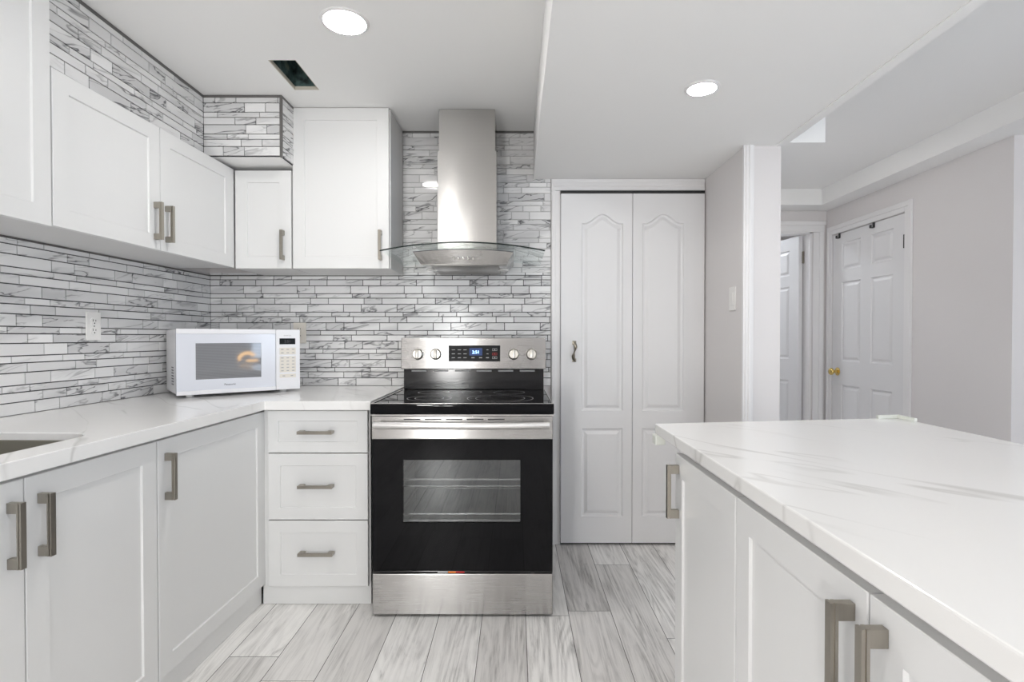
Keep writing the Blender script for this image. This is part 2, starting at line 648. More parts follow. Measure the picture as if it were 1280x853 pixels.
def front(parent, name, x, z, w, h, handle=None, vertical=True, rail=0.06, hl=0.15):
    o = shaker(w, h, rail=rail).build(name, 'cabinet', parent, (x, 0, z))
    if handle:
        pull(o, handle[0], handle[1], hl, vertical)
    return o


def text_obj(name, s, size, mat, parent, loc, rot=(R(90), 0, 0), align='CENTER', ext=0.0002):
    c = bpy.data.curves.new(name, 'FONT')
    c.body = s
    c.size = size
    c.align_x = align
    c.align_y = 'CENTER'
    c.extrude = ext
    t = bpy.data.objects.new(name + '_tmp', c)
    COL.objects.link(t)
    dg = bpy.context.evaluated_depsgraph_get()
    me = bpy.data.meshes.new_from_object(t.evaluated_get(dg))
    bpy.data.objects.remove(t)
    bpy.data.curves.remove(c)
    me.materials.clear()
    return link(name, me, mat, parent, loc, rot)


def tiles_mesh(u0, u1, v0, v1, seed, base=0.905, gap=0.0030, proud=0.005):
    """strips of marble in courses of 43, 34 and 25 mm; x = along the wall, z = up, face toward -y"""
    rr = random.Random(seed)
    H = [0.0445, 0.0345, 0.0255]
    verts, faces, rnd = [], [], []
    v = base
    i = 0
    while v > v0:
        i -= 1
        v -= H[i % 3]
    while v < v1:
        h = H[i % 3]
        za, zb = max(v + gap / 2, v0), min(v + h - gap / 2, v1)
        # the course offset depends on the course only, so neighbouring panels stay in step
        u = u0 - random.Random(i * 13 + 5).random() * 0.3
        k = i
        while u < u1:
            w = 0.2025 if k % 2 else 0.101
            k += 1
            xa, xb = max(u + gap / 2, u0), min(u + w - gap / 2, u1)
            if xb - xa > 0.003 and zb - za > 0.002:
                n = len(verts)
                c = 0.0006
                verts += [(xa, 0, za), (xb, 0, za), (xb, 0, zb), (xa, 0, zb),
                          (xa + c, -proud, za + c), (xb - c, -proud, za + c), (xb - c, -proud, zb - c), (xa + c, -proud, zb - c)]
                faces += [(n + 4, n + 5, n + 6, n + 7), (n, n + 1, n + 5, n + 4), (n + 1, n + 2, n + 6, n + 5), (n + 2, n + 3, n + 7, n + 6), (n + 3, n, n + 4, n + 7)]
                c3 = (rr.random(), rr.random(), rr.random(), 1)
                rnd += [c3] * 5
            u += w
        v += h
        i += 1
    me = bpy.data.meshes.new('tile_strips')
    me.from_pydata(verts, [], faces)
    a = me.attributes.new('rnd', 'FLOAT_COLOR', 'FACE')
    for k, c3 in enumerate(rnd):
        a.data[k].color = c3
    return me


def tile_panel(parent, u0, u1, v0, v1, seed, loc, rz, grout='grout', tile='tile'):
    g = MB().box(u0, u1, 0, 0.006, v0, v1).build('grout_bed', grout, parent, loc, (0, 0, rz))
    t = link('tile_strips', tiles_mesh(u0, u1, v0, v1, seed), tile, parent, loc, (0, 0, rz))
    return t


# ------------------------------------------------------------------ the room
CE, SO, HB = 2.345, 2.075, 2.22         # ceiling, dropped soffit, hall bulkhead
ANG = math.atan(0.0303)                 # the left wall is not quite square to the back wall
CORNER = Vector((-1.736, 3.0, 0))
DIR = Vector((math.sin(ANG), math.cos(ANG), 0))   # along the left wall, away from the camera
OUT = Vector((math.cos(ANG), -math.sin(ANG), 0))  # away from the left wall


def LW(out, d):
    """point at distance OUT from the left wall, at depth d (measured on the wall line)"""
    s = (d - CORNER.y) / DIR.y
    return CORNER + DIR * s + OUT * out


ROT_L = R(90) - ANG                     # local x runs along the left wall away from the camera, local -y faces the room

# floor: planks along y
def make_floor():
    rr = random.Random(11)
    w, g = 0.1835, 0.0024
    verts, faces, rnd = [], [], []
    x = -0.326 - 9 * w
    while x < 4.3:
        y = -2.7 - rr.random() * 1.2
        while y < 6.7:
            l = 1.22
            n = len(verts)
            verts += [(x + g / 2, y + g / 2, 0), (x + w - g / 2, y + g / 2, 0), (x + w - g / 2, y + l - g / 2, 0), (x + g / 2, y + l - g / 2, 0)]
            faces.append((n, n + 1, n + 2, n + 3))
            v = rr.random()
            rnd.append((rr.random(), rr.random(), v, 1))
            y += l
        x += w
    n = len(verts)
    verts += [(-2.2, -2.8, -0.001), (4.4, -2.8, -0.001), (4.4, 6.8, -0.001), (-2.2, 6.8, -0.001)]
    faces.append((n, n + 1, n + 2, n + 3))
    n = len(verts)
    verts += [(-2.2, -2.8, -0.05), (4.4, -2.8, -0.05), (4.4, 6.8, -0.05), (-2.2, 6.8, -0.05)]
    faces.append((n + 3, n + 2, n + 1, n))
    rnd += [(0, 0, 0, 1)] * 2
    me = bpy.data.meshes.new('floor')
    me.from_pydata(verts, [], faces)
    a = me.attributes.new('rnd', 'FLOAT_COLOR', 'FACE')
    for k, c3 in enumerate(rnd):
        a.data[k].color = c3
    o = link('floor', me, 'floor')
    me.materials.append(M['gap'])
    me.polygons[len(faces) - 1].material_index = 1
    me.polygons[len(faces) - 2].material_index = 1
    tag(o, 'grey whitewashed wood plank floor', 'floor', kind='structure')


make_floor()

# ceiling with the cut opening
VENT = (-1.043, -0.925, 2.232, 2.502)
mb = MB()
holed_slab(mb, [(-2.05, -2.75), (4.3, -2.75), (4.3, 4.45), (-2.05, 4.45)],
           [[(VENT[0], VENT[2]), (VENT[1], VENT[2]), (VENT[1], VENT[3]), (VENT[0], VENT[3])]], CE, CE + 0.016)
struct('ceiling', mb, 'ceiling', 'flat white painted ceiling', 'ceiling')
# dropped white soffit over the closet side
o = struct('ceiling_soffit', box(0.10, 1.245, -2.6, 3.0, SO, CE), 'ceiling', 'wide dropped white ceiling box with a round lamp', 'ceiling')
MB().box(1.205, 1.249, -2.6, 2.46, SO - 0.004, SO).build('corner_bead', 'ceiling', o)
MB().box(0.097, 0.135, -2.6, 2.99, SO - 0.003, SO).build('corner_bead', 'ceiling', o)
struct('ceiling_bulkhead', box(1.246, 1.423, 2.44, 4.36, SO + 0.002, CE), 'ceiling', 'small white ceiling box behind the white pillar top', 'ceiling')
mb = MB().box(2.40, 2.56, 2.725, 4.36, HB, CE).box(2.40, 4.2, -2.6, 2.725, HB, CE)
struct('ceiling_bulkhead', mb, 'ceiling', 'long low ceiling step above the hall door wall', 'ceiling')
struct('ceiling_bulkhead', box(1.424, 2.40, 4.156, 4.36, HB, CE), 'ceiling', 'ceiling step above the open hall door', 'ceiling')

# walls
wl = tag(MB().box(-3.2 / 1, 3.62, 0.006, 0.10, 0, CE).build('wall_left', 'wall', None, LW(0, 0.0) , (0, 0, ROT_L)), 'left kitchen wall with grey marble strip tiles', 'wall', kind='structure')
# the panel between counter and cabinets, local x measured from depth 0 along the wall
wl_len = (3.0 - 0.0) / DIR.y
tile_panel(wl, 0.3, wl_len - 0.002, 0.905, 1.526, 3, (0, 0, 0), 0)
MB().box(0.3, wl_len, -0.007, 0.006, 1.526, 1.532).build('edge_trim_and_shade', 'trimshade', wl)  # dark strip stands in for the shadow gap under the left cabinets
MB().box(wl_len - 0.006, wl_len, -0.006, 0.0, 0.905, 1.526).build('corner_joint', 'grout', wl)

mb = MB().box(-1.95, 0.25, 3.006, 3.10, 0, CE).box(0.25, 1.064, 3.006, 3.10, 2.007, CE).box(1.064, 1.068, 3.006, 3.10, 0, CE)
wb = struct('wall_back', mb, 'wall', 'kitchen back wall with marble strip tiles behind the stove')
tile_panel(wb, -1.733, 0.197, 0.905, 1.5475, 4, (0, 3.0, 0), 0)
tile_panel(wb, -0.64, 0.197, 1.5475, CE - 0.012, 6, (0, 3.0, 0), 0, 'glaregrout', 'tile_hood')  # paler joints carry the glare in their colour
MB().box(-1.733, -0.64, 2.993, 3.006, 1.526, 1.532).build('edge_trim_and_shade', 'trimshade', wb)  # gap shadow below the back cabinets, made as a dark strip
MB().box(-0.64, 0.10, 2.994, 3.006, CE - 0.012, CE).build('edge_trim_and_shade', 'trimshade', wb)

# stub wall beside the closet (ends in the white pillar), closet inside, hall walls
struct('wall_pillar', box(1.068, 1.24, 2.48, 4.36, 0, SO), 'wall', 'short white wall and pillar beside the closet')
t = struct('trim_1', MB().box(1.060, 1.070, 2.466, 2.482, 0, SO).box(1.070, 1.082, 2.462, 2.482, 0, SO).box(1.082, 1.096, 2.458, 2.482, 0, SO, 0.003).box(1.096, 1.108, 2.466, 2.482, 0, SO),
           'trim', 'ridged white moulding along the pillar edge', 'trim')
struct('wall_closet', box(0.15, 1.068, 3.62, 3.68, 0, CE), 'wall', 'inside wall of the closet')
mb = MB().box(1.24, 1.63, 4.36, 4.46, 0, CE).box(2.43, 2.66, 4.36, 4.46, 0, CE).box(1.63, 2.43, 4.36, 4.46, 2.045, CE)
struct('wall_hall', mb, 'wall', 'hall end wall around the open door')
mb = MB().box(2.56, 2.66, 2.725, 3.477, 0, CE).box(2.56, 2.66, 4.277, 4.36, 0, CE).box(2.56, 2.66, 3.477, 4.277, 2.004, CE).box(2.64, 2.66, 3.477, 4.277, 0, 2.004)
struct('wall_right', mb, 'wall', 'warm white hall wall with the closed panel door')
struct('wall_corner', box(2.661, 4.3, 2.725, 2.82, 0, CE), 'wallshade', 'wall return past the hall corner, shade put into its colour')
MB_ = MB().box(4.2, 4.3, -2.6, -1.6, 0, CE).box(4.2, 4.3, 0.4, 2.725, 0, CE).box(4.2, 4.3, -1.6, 0.4, 0, 0.8).box(4.2, 4.3, -1.6, 0.4, 2.05, CE)
struct('wall_side', MB_, 'wall', 'far side wall with an added window')
MB_ = MB().box(-2.1, -1.2, -2.7, -2.6, 0, CE).box(-0.8, 1.0, -2.7, -2.6, 0, CE).box(2.7, 4.3, -2.7, -2.6, 0, CE).box(-1.2, -0.8, -2.7, -2.6, 0, 0.45).box(-1.2, -0.8, -2.7, -2.6, 2.05, CE).box(1.0, 2.7, -2.7, -2.6, 0, 0.15).box(1.0, 2.7, -2.7, -2.6, 2.05, CE)
struct('wall_front', MB_, 'wall', 'wall behind the camera with added windows')


def window(name, w, h, loc, rz, label):
    e = empty(name, loc, rz, label, 'window', kind='structure')
    mb = MB().box(0, w, 0, 0.06, 0, 0.05).box(0, w, 0, 0.06, h - 0.05, h).box(0, 0.05, 0, 0.06, 0.05, h - 0.05).box(w - 0.05, w, 0, 0.06, 0.05, h - 0.05).box(w / 2 - 0.025, w / 2 + 0.025, 0, 0.06, 0.05, h - 0.05)
    mb.build('window_frame', 'trim', e)
    MB().box(0.05, w / 2 - 0.025, 0.028, 0.032, 0.05, h - 0.05).build('pane', 'windowglass', e)
    MB().box(w / 2 + 0.025, w - 0.05, 0.028, 0.032, 0.05, h - 0.05).build('pane', 'windowglass', e)


window('added_window_1', 1.7, 1.9, (2.7, -2.61, 0.15), R(180), 'large unseen window added behind the camera for light')  # unseen window, added so daylight fills the room from behind
window('added_window_3', 0.4, 1.6, (-0.8, -2.61, 0.45), R(180), 'narrow unseen window added behind the camera')  # unseen, added for light where a bright strip is mirrored in steel
window('added_window_2', 2.0, 1.25, (4.21, 0.4, 0.8), R(-90), 'unseen window added in the far side wall')  # unseen, added to bring bluish daylight to hall and microwave
# room beyond the open hall door
mb = MB().box(1.2, 1.28, 4.46, 6.6, 0, 2.5).box(3.4, 3.48, 4.46, 6.6, 0, 2.5).box(1.2, 3.48, 6.6, 6.68, 0, 2.5)
struct('wall_bedroom', mb, 'wall', 'white walls of the room beyond the hall door')
struct('ceiling_bedroom', box(1.2, 3.48, 4.46, 6.68, 2.42, 2.5), 'ceiling', 'ceiling of the room beyond the hall door', 'ceiling')
mb = MB().box(2.66, 3.4, 4.40, 4.46, 0, 2.5)
struct('wall_bedroom', mb, 'wall', 'near wall of the room beyond the hall door')

# tiled duct boxes above the wall cabinets
SB = 2.048
so = struct('ceiling_duct_box', MB().box(-1.503, -1.137, 2.563, 2.998, SB, CE).box(-1.80, -1.514, 1.675, 2.998, SB, CE),
            'ceiling', 'tiled duct box under the ceiling above the corner cabinets', 'ceiling')
tile_panel(so, -1.503, -1.137, SB + 0.004, CE - 0.012, 8, (0, 2.557, 0), 0)
tile_panel(so, 2.563, 2.99, SB + 0.004, CE - 0.012, 9, (-1.131, 0, 0), R(90))
tile_panel(so, 1.675, 2.557, SB - 0.02, CE - 0.012, 10, (-1.508, 0, 0), R(90))
MB().box(-1.507, -1.128, 2.550, 2.563, CE - 0.012, CE).build('edge_trim_and_shade', 'trimshade', so)
MB().box(-1.508, -1.502, 1.675, 2.556, CE - 0.014, CE).build('edge_trim_and_shade', 'trimshade', so)
MB().box(-1.131, -1.126, 2.552, 2.686, CE - 0.012, CE).build('edge_trim_and_shade', 'trimshade', so)
MB().box(-1.136, -1.126, 2.550, 2.563, SB, CE - 0.012).build('edge_trim_and_shade', 'trimshade', so)
MB().box(-1.509, -1.502, 2.549, 2.558, SB, CE - 0.012).build('corner_joint', 'grout', so)

# vent opening in the ceiling
mb = MB()
x0, x1, y0, y1 = VENT
mb.box(x0 - 0.03, x0 - 0.012, y0 - 0.03, y1 + 0.03, CE + 0.017, CE + 0.30).box(x1 + 0.012, x1 + 0.03, y0 - 0.03, y1 + 0.03, CE + 0.017, CE + 0.30)
mb.box(x0 - 0.012, x1 + 0.012, y0 - 0.03, y0 - 0.012, CE + 0.017, CE + 0.30).box(x0 - 0.012, x1 + 0.012, y1 + 0.012, y1 + 0.03, CE + 0.017, CE + 0.30)
mb.box(x0 - 0.03, x1 + 0.03, y0 - 0.03, y1 + 0.03, CE + 0.30, CE + 0.31)
v = empty('vent_opening', ((x0 + x1) / 2, (y0 + y1) / 2, CE), 0, 'dark rectangular vent opening cut in the ceiling, without its grille', 'vent')
d = mb.build('duct', 'duct', v, (-(x0 + x1) / 2, -(y0 + y1) / 2, -CE))
mb = MB().box(x0, x0 + 0.004, y0, y1, CE + 0.001, CE + 0.0165).box(x1 - 0.004, x1, y0, y1, CE + 0.001, CE + 0.0165)
mb.box(x0 + 0.004, x1 - 0.004, y1 - 0.004, y1, CE + 0.001, CE + 0.0165).box(x0 + 0.004, x1 - 0.004, y0, y0 + 0.004, CE + 0.001, CE + 0.0165)
mb.build('cut_edge', 'drywall', v, (-(x0 + x1) / 2, -(y0 + y1) / 2, -CE))


# ------------------------------------------------------------------ recessed lamps
def lamp(x, y, z, r, label, group=None, mat='lamp'):
    e = empty('recessed_light', (x, y, z), 0, label, 'light', group)
    MB().lathe([(r + 0.012, 0), (r + 0.012, -0.002), (r + 0.008, -0.005), (r, -0.006), (r, -0.001), (r, 0)], 40).build('trim_ring', 'trim', e, smooth=40)
    MB().lathe([(0, -0.004), (r * 0.999, -0.004), (r * 0.999, -0.0005), (0, -0.0005)], 40).build('lens', mat, e)


lamp(-0.631, 1.960, CE, 0.076, 'round recessed ceiling lamp above the counter corner, before the vent opening')
lamp(0.667, 1.905, SO, 0.050, 'round recessed lamp in the dropped ceiling before the closet')
HID = 'unseen lamps added behind the camera'  # unseen lamps added to brighten the room from above
for x, y, z in ((-0.631, 0.35, CE), (-0.631, -1.3, CE), (0.667, 0.35, SO), (0.667, -1.3, SO), (1.55, 3.40, CE), (1.85, 0.0, CE), (3.3, 0.0, HB)):
    lamp(x, y, z, 0.07 if y > 3 else 0.12 if x > 1.5 else 0.076 if z > 2.1 else 0.05, 'round ceiling lamp added out of view behind the camera' if y < 3 else 'round hall lamp added out of view behind the white pillar', HID if y < 3 else None, 'lamp_added' if y > 3 else 'lamp_hall_added' if x > 1.5 else 'lamp_added')  # the hall one is added behind the pillar to light the hall
lamp(1.75, 5.3, 2.42, 0.15, 'unseen lamp added in the room beyond the hall door', None, 'lamp_bed_added')  # added to brighten the open door and the room behind it


# ------------------------------------------------------------------ doors
def arched(x0, x1, z0, zs, zp):
    """panel outline with a cathedral top, counter-clockwise in (x, z)"""
    pts = [(x0, z0), (x1, z0), (x1, zs)]
    n = 20
    for i in range(1, n):
        t = i / n
        x = x1 + (x0 - x1) * t
        u = abs(2 * t - 1)
        s = 0.0 if u > 0.86 else 0.5 + 0.5 * math.cos(math.pi * u / 0.86)
        pts.append((x, zs + (zp - zs) * s))
    pts.append((x0, zs))
    return pts


def rect(x0, x1, z0, z1):
    return [(x0, z0), (x1, z0), (x1, z1), (x0, z1)]


# bifold closet door
cd = empty('door_1', (0.25, 2.975, 0), 0, 'white bifold closet door with arched moulded panels', 'door', kind='structure')
W2 = 0.4035
for k in (0, 1):
    a, b = (0.116, W2 - 0.054) if k == 0 else (0.054, W2 - 0.116)
    leaf = panel_slab(W2 - 0.002, 1.972, 0.03, [rect(a, b, 0.148, 0.650), arched(a, b, 0.748, 1.806, 1.858)]).build('leaf', 'door', cd, (0.003 + k * (W2 + 0.001), 0, 0.016))
    if k == 0:
        # wavy pull
        mb = MB()
        zc = 1.085
        pts = [(0.075 + 0.006 * math.sin(t * 2 * math.pi), -0.003 - 0.016 * math.sin(math.pi * t), zc + 0.055 - 0.11 * t) for t in [i / 16 for i in range(17)]]
        mb.tube(pts, 0.0095, 12, 0.004)
        mb.box(0.064, 0.086, -0.006, 0, zc + 0.036, zc + 0.06, 0.002).box(0.064, 0.086, -0.006, 0, zc - 0.06, zc - 0.040, 0.002)
        mb.build('pull', 'bronze', leaf, (0, 0, 0), smooth=40)
MB().box(0.002, 0.812, 0.004, 0.03, 1.990, 2.006).build('track', 'black', cd)
MB().box(0.0, 0.814, 0.028, 0.09, 0.0005, 0.012).build('threshold', 'black', cd)


def casing_profile(mb, x0, x1, y, z0, z1, side):
    """stepped vertical casing board on a wall facing -y; side=+1 thick edge on x1"""
    w = x1 - x0
    mb.box(x0, x1, y - 0.009, y, z0, z1, 0.002, 1)
    a, b = (x1 - w * 0.45, x1 - w * 0.06) if side > 0 else (x0 + w * 0.06, x0 + w * 0.45)
    mb.box(a, b, y - 0.015, y - 0.008, z0, z1, 0.002, 1)


mb = MB()
casing_profile(mb, 0.199, 0.251, 3.000, 0, 2.008, -1)
casing_profile(mb, 1.052, 1.066, 3.000, 0, 2.008, 1)
mb.box(0.199, 1.066, 2.985, 3.005, 2.008, SO - 0.001, 0.002, 1)
mb.box(0.21, 1.06, 2.980, 2.986, 2.030, 2.050, 0.002, 1)
struct('trim_2', mb, 'trim', 'white casing around the closet door', 'trim')


def six_panel(w, h):
    m, c = 0.115, 0.115
    pw = (w - 2 * m - c) / 2
    ps = []
    for a in (m, m + pw + c):
        ps += [rect(a, a + pw, 0.22, 0.80), rect(a, a + pw, 0.985, 1.605), rect(a, a + pw, 1.70, 1.915)]
    return panel_slab(w, h, 0.035, ps)


# closed hall door in the right wall (leaf faces -x); local x runs toward the camera
d2 = empty('door_2', (2.563, 4.274, 0), R(-90), 'closed white six-panel hall door with a brass knob', 'door', kind='structure')
leaf = six_panel(0.794, 1.992).build('leaf', 'door', d2, (0, 0, 0.008))
kb = Matrix.Rotation(R(90), 4, 'X')
MB().lathe([(0, 0), (0.032, 0), (0.032, 0.004), (0.024, 0.008), (0.012, 0.012), (0.011, 0.030), (0.018, 0.036), (0.027, 0.046), (0.028, 0.055), (0.022, 0.064), (0, 0.067)], 28, kb).build('door_knob', 'brass', leaf, (0.07, 0, 0.90), smooth=50)
MB().box(0.786, 0.800, -0.012, 0.001, 1.76, 1.85, 0.002).build('hinge', 'black', leaf)
# casing (wall faces -x)
mb = MB()
casing_profile(mb, -0.066, -0.002, 0, 0, 2.075, -1)
casing_profile(mb, 0.798, 0.864, 0, 0, 2.075, 1)
mb.box(-0.002, 0.798, -0.009, 0, 2.006, 2.075, 0.002, 1)
mb.box(-0.06, 0.86, -0.016, -0.008, 2.038, 2.071, 0.002, 1)
tag(mb.build('trim_3', 'trim', None, (2.56, 4.276, 0), (0, 0, R(-90))), 'white casing around the closed hall door', 'trim', kind='structure')

# open door at the hall end, swung into the room beyond
d3 = empty('door_3', (2.405, 4.44, 0), R(180 - 80), 'white panel door at the hall end, standing open', 'door', kind='structure')
leaf = six_panel(0.785, 2.02).build('leaf', 'door', d3, (0.0, 0.0, 0.010))
MB().box(-0.012, 0.008, -0.008, 0.006, 1.79, 1.89, 0.002).build('hinge', 'bronze', leaf)
mb = MB()
casing_profile(mb, 2.445, 2.535, 4.36, 0, 2.045, 1)
mb.box(1.56, 2.535, 4.345, 4.36, 2.045, 2.135, 0.002, 1)
mb.box(1.56, 2.54, 4.336, 4.346, 2.10, 2.130, 0.002, 1)
casing_profile(mb, 1.55, 1.625, 4.36, 0, 2.045, -1)
mb.box(2.415, 2.432, 4.35, 4.46, 0, 2.045)
mb.box(1.628, 1.64, 4.35, 4.46, 0, 2.045)
mb.box(1.628, 2.43, 4.35, 4.46, 2.034, 2.046)
struct('trim_4', mb, 'trim', 'white casing around the open hall door', 'trim')
for px, lab in ((4.19, 'black hook over the hall door top, on the side of the knob'), (3.79, 'black hook over the hall door top, on the side of the hinge')):
    mb = MB().box(-0.012, 0.012, -0.004, 0, -0.035, 0.004, 0.001, 1).box(-0.012, 0.012, -0.024, -0.003, -0.037, -0.031, 0.001, 1).box(-0.012, 0.012, -0.026, -0.022, -0.034, -0.014, 0.001, 1)
    tag(mb.build('over_door_hook', 'black', None, (2.562, px, 2.000), (0, 0, R(-90))), lab, 'hook')


# ------------------------------------------------------------------ switch and outlets
def wall_plate(name, loc, rz, label, kind, mat='plate'):
    e = empty(name, loc, rz, label, 'outlet' if kind == 'outlet' else 'switch')
    MB().box(-0.036, 0.036, -0.006, 0, -0.0585, 0.0585, 0.003).build('cover_plate', mat, e)
    if kind == 'outlet':
        for s in (-1, 1):
            f = MB().cyl((0, -0.0085, s * 0.0195), (0, -0.005, s * 0.0195), 0.0165, 28).build('socket', mat, e)
            MB().box(-0.0075, -0.0052, -0.0090, -0.0080, s * 0.0195, s * 0.0195 + 0.009).box(0.0052, 0.0075, -0.0090, -0.0080, s * 0.0195, s * 0.0195 + 0.008).cyl((0, -0.0090, s * 0.0195 - 0.007), (0, -0.0080, s * 0.0195 - 0.007), 0.0028, 12).build('slots', 'black', f)
        MB().cyl((0, -0.0075, 0), (0, -0.005, 0), 0.003, 12).build('screw', 'chrome', e)
    else:
        MB().box(-0.0165, 0.0165, -0.0095, -0.005, -0.033, 0.033, 0.002).build('rocker', mat, e)
    return e


p = LW(0.005, 2.19)
wall_plate('wall_outlet', (p.x, p.y, 1.226), ROT_L, 'white double outlet on the left tiled wall between sink and microwave', 'outlet')
wall_plate('wall_outlet', (-1.225, 2.995, 1.205), 0, 'cream outlet plate half hidden behind the microwave', 'outlet', 'creamplate')
wall_plate('light_switch', (1.068, 2.60, 1.37), R(-90), 'white rocker switch on the short wall beside the closet', 'switch')

# ------------------------------------------------------------------ base cabinets
BZ0, BZ1 = 0.10, 0.862
HOLE_OUT = 0.652                          # door faces of the left run, from the wall


def base_cab(name, w, depth, loc, rz, label):
    e = empty(name, loc, rz, label, 'cabinet')
    mb = MB().box(0.001, w - 0.001, 0.021, 0.039, BZ0, BZ1).box(0.001, 0.017, 0.039, depth, BZ0, BZ1).box(w - 0.017, w - 0.001, 0.039, depth, BZ0, BZ1)
    mb.box(0.017, w - 0.017, 0.039, depth, BZ0, BZ0 + 0.016).box(0.017, w - 0.017, depth - 0.012, depth, BZ0 + 0.016, BZ1)
    mb.build('carcass', 'carcass', e)
    MB().box(0, w, 0.0215, 0.036, 0.001, BZ0 - 0.0005).build('toe_kick', 'cabinet', e)
    return e


def lpos(d, out=HOLE_OUT):
    p = LW(out, d)
    return (p.x, p.y, 0)


# depth values are measured along the wall line; the face is HOLE_OUT in front of it
off = HOLE_OUT * math.sin(ANG)            # a face point at depth D lies over wall depth D + off
D0, D1, D2, D3 = 0.785, 1.218, 1.651, 2.322
c = base_cab('sink_base_cabinet', (D2 - D0) / DIR.y, 0.49, lpos(D0 + off), ROT_L, 'white two-door base cabinet under the sink')
wd = (D1 - D0) / DIR.y
DH, DZ = BZ1 - BZ0 - 0.006, BZ0 - 0.008
front(c, 'door', 0.002, DZ, wd - 0.004, DH + 0.006, (wd - 0.004 - 0.035, 0.642))
front(c, 'door', wd + 0.001, DZ, wd - 0.004, DH + 0.006, (0.036, 0.642))
wc = (D3 - D2) / DIR.y
c = base_cab('corner_base_cabinet', wc, 0.49, lpos(D2 + off), ROT_L, 'white base cabinet with one wide door, between sink cabinet and corner')
front(c, 'door', 0.002, DZ, wc - 0.010, DH + 0.006, (0.036, 0.642))
# a spare cabinet of the run on the camera side
c = base_cab('base_cabinet', 0.45, 0.60, lpos(D0 + off - 0.452), ROT_L, 'white base cabinet at the camera end of the sink run')
front(c, 'door', 0.002, DZ, 0.446, DH + 0.006, (0.41, 0.642))

# drawers
DX0, DX1 = -1.088, -0.640
DWID = DX1 - DX0
c = base_cab('drawer_base_cabinet', DWID, 0.66, (DX0, 2.30, 0), 0, 'white three-drawer base cabinet between the corner and the stove')
for z0, z1 in ((0.676, 0.860), (0.382, 0.671), (0.088, 0.377)):
    front(c, 'drawer', 0.004, z0, DWID - 0.012, z1 - z0, ((DWID - 0.012) / 2 - 0.003, (z1 - z0) * (0.5 if z1 > 0.8 else 0.5) + (0.006 if z1 < 0.8 else 0)), False, 0.052 if z1 < 0.8 else 0.045)
MB().box(-0.016, 0.002, 0.012, 0.03, 0.092, 0.862).build('filler_strip', 'cabinet', c)
MB().box(-0.029, 0.0, 0.0215, 0.036, 0.001, BZ0).build('toe_kick', 'cabinet', c)

# ------------------------------------------------------------------ countertop with the sink cut-out
CT, CB = 0.905, 0.866
IC = (-1.083, 2.27)                       # inner corner of the L


def rrect(cx, cy, hx, hy, r, n=6):
    pts = []
    for sx, sy, a0 in ((1, -1, -90), (1, 1, 0), (-1, 1, 90), (-1, -1, 180)):
        for i in range(n + 1):
            a = R(a0 + 90 * i / n)
            pts.append((cx + sx * (hx - r) + r * math.cos(a), cy + sy * (hy - r) + r * math.sin(a)))
    return pts


def lxy(u, out):
    p = CORNER + DIR * u + OUT * out
    return (p.x, p.y)


sink_cu, sink_cout = (1.195 - 3.0) / DIR.y, 0.375
SINK_HX, SINK_HY = 0.335, 0.205
hole_local = rrect(0, 0, SINK_HX, SINK_HY, 0.075)
hole = [lxy(sink_cu + a, sink_cout - b) for a, b in hole_local]


def ccw(p):
    return p if sum(p[i - 1][0] * p[i][1] - p[i][0] * p[i - 1][1] for i in range(len(p))) > 0 else p[::-1]


sw = (0.33 - 3.0) / DIR.y
mb = MB()
outer = ccw([lxy(sw, 0.002), lxy(-0.004, 0.002), (-0.626, 2.998), (-0.626, 2.27), IC, lxy(sw, 0.6755)])
holed_slab(mb, outer, [ccw(hole)], CB, CT)
ct = tag(mb.build('countertop', 'quartz'), 'white veined quartz L-shaped countertop carrying the microwave', 'countertop')
bv = ct.modifiers.new('edge', 'BEVEL')
bv.width, bv.segments, bv.limit_method, bv.angle_limit = 0.0025, 2, 'ANGLE', R(50)
# mitre joint line in the inner corner
MB().box(-0.0008, 0.0008, -0.0008, 0.0006, CB + 0.002, CT - 0.002).build('joint_line', 'mark', ct, (IC[0], IC[1], 0))

# undermount sink
e = empty('sink', (*lxy(sink_cu, sink_cout), CB), ROT_L, 'undermount stainless steel sink in the white countertop', 'sink')
mb = MB()
rings = []
for hx, hy, r, z in ((SINK_HX - 0.001, SINK_HY - 0.001, 0.075, 0.018), (SINK_HX - 0.004, SINK_HY - 0.004, 0.075, 0.016), (SINK_HX - 0.012, SINK_HY - 0.012, 0.07, -0.17), (SINK_HX - 0.04, SINK_HY - 0.04, 0.06, -0.198), (0.05, 0.05, 0.049, -0.203)):
    rings.append([mb.bm.verts.new((x, y, z)) for x, y in rrect(0, 0, hx, hy, r)])
for a, b in zip(rings, rings[1:]):
    for i in range(len(a)):
        j = (i + 1) % len(a)
        mb.bm.faces.new((a[i], a[j], b[j], b[i]))
mb.build('basin', 'sink', e, smooth=50)
MB().lathe([(0.052, -0.202), (0.050, -0.199), (0.040, -0.201), (0.034, -0.208), (0, -0.208)], 28).build('drain', 'chrome', e, smooth=50)

# ------------------------------------------------------------------ wall cabinets
UZ0, UZ1 = 1.533, 2.030


def wall_cab(name, w, depth, z0, z1, loc, rz, label):
    e = empty(name, (loc[0], loc[1], z0), rz, label, 'cabinet')
    MB().box(0.001, w - 0.001, 0.021, depth, 0, z1 - z0, 0.001, 1).build('carcass', 'carcass', e)
    return e


def upos(d):
    p = LW(0.317, d)
    return (p.x, p.y)


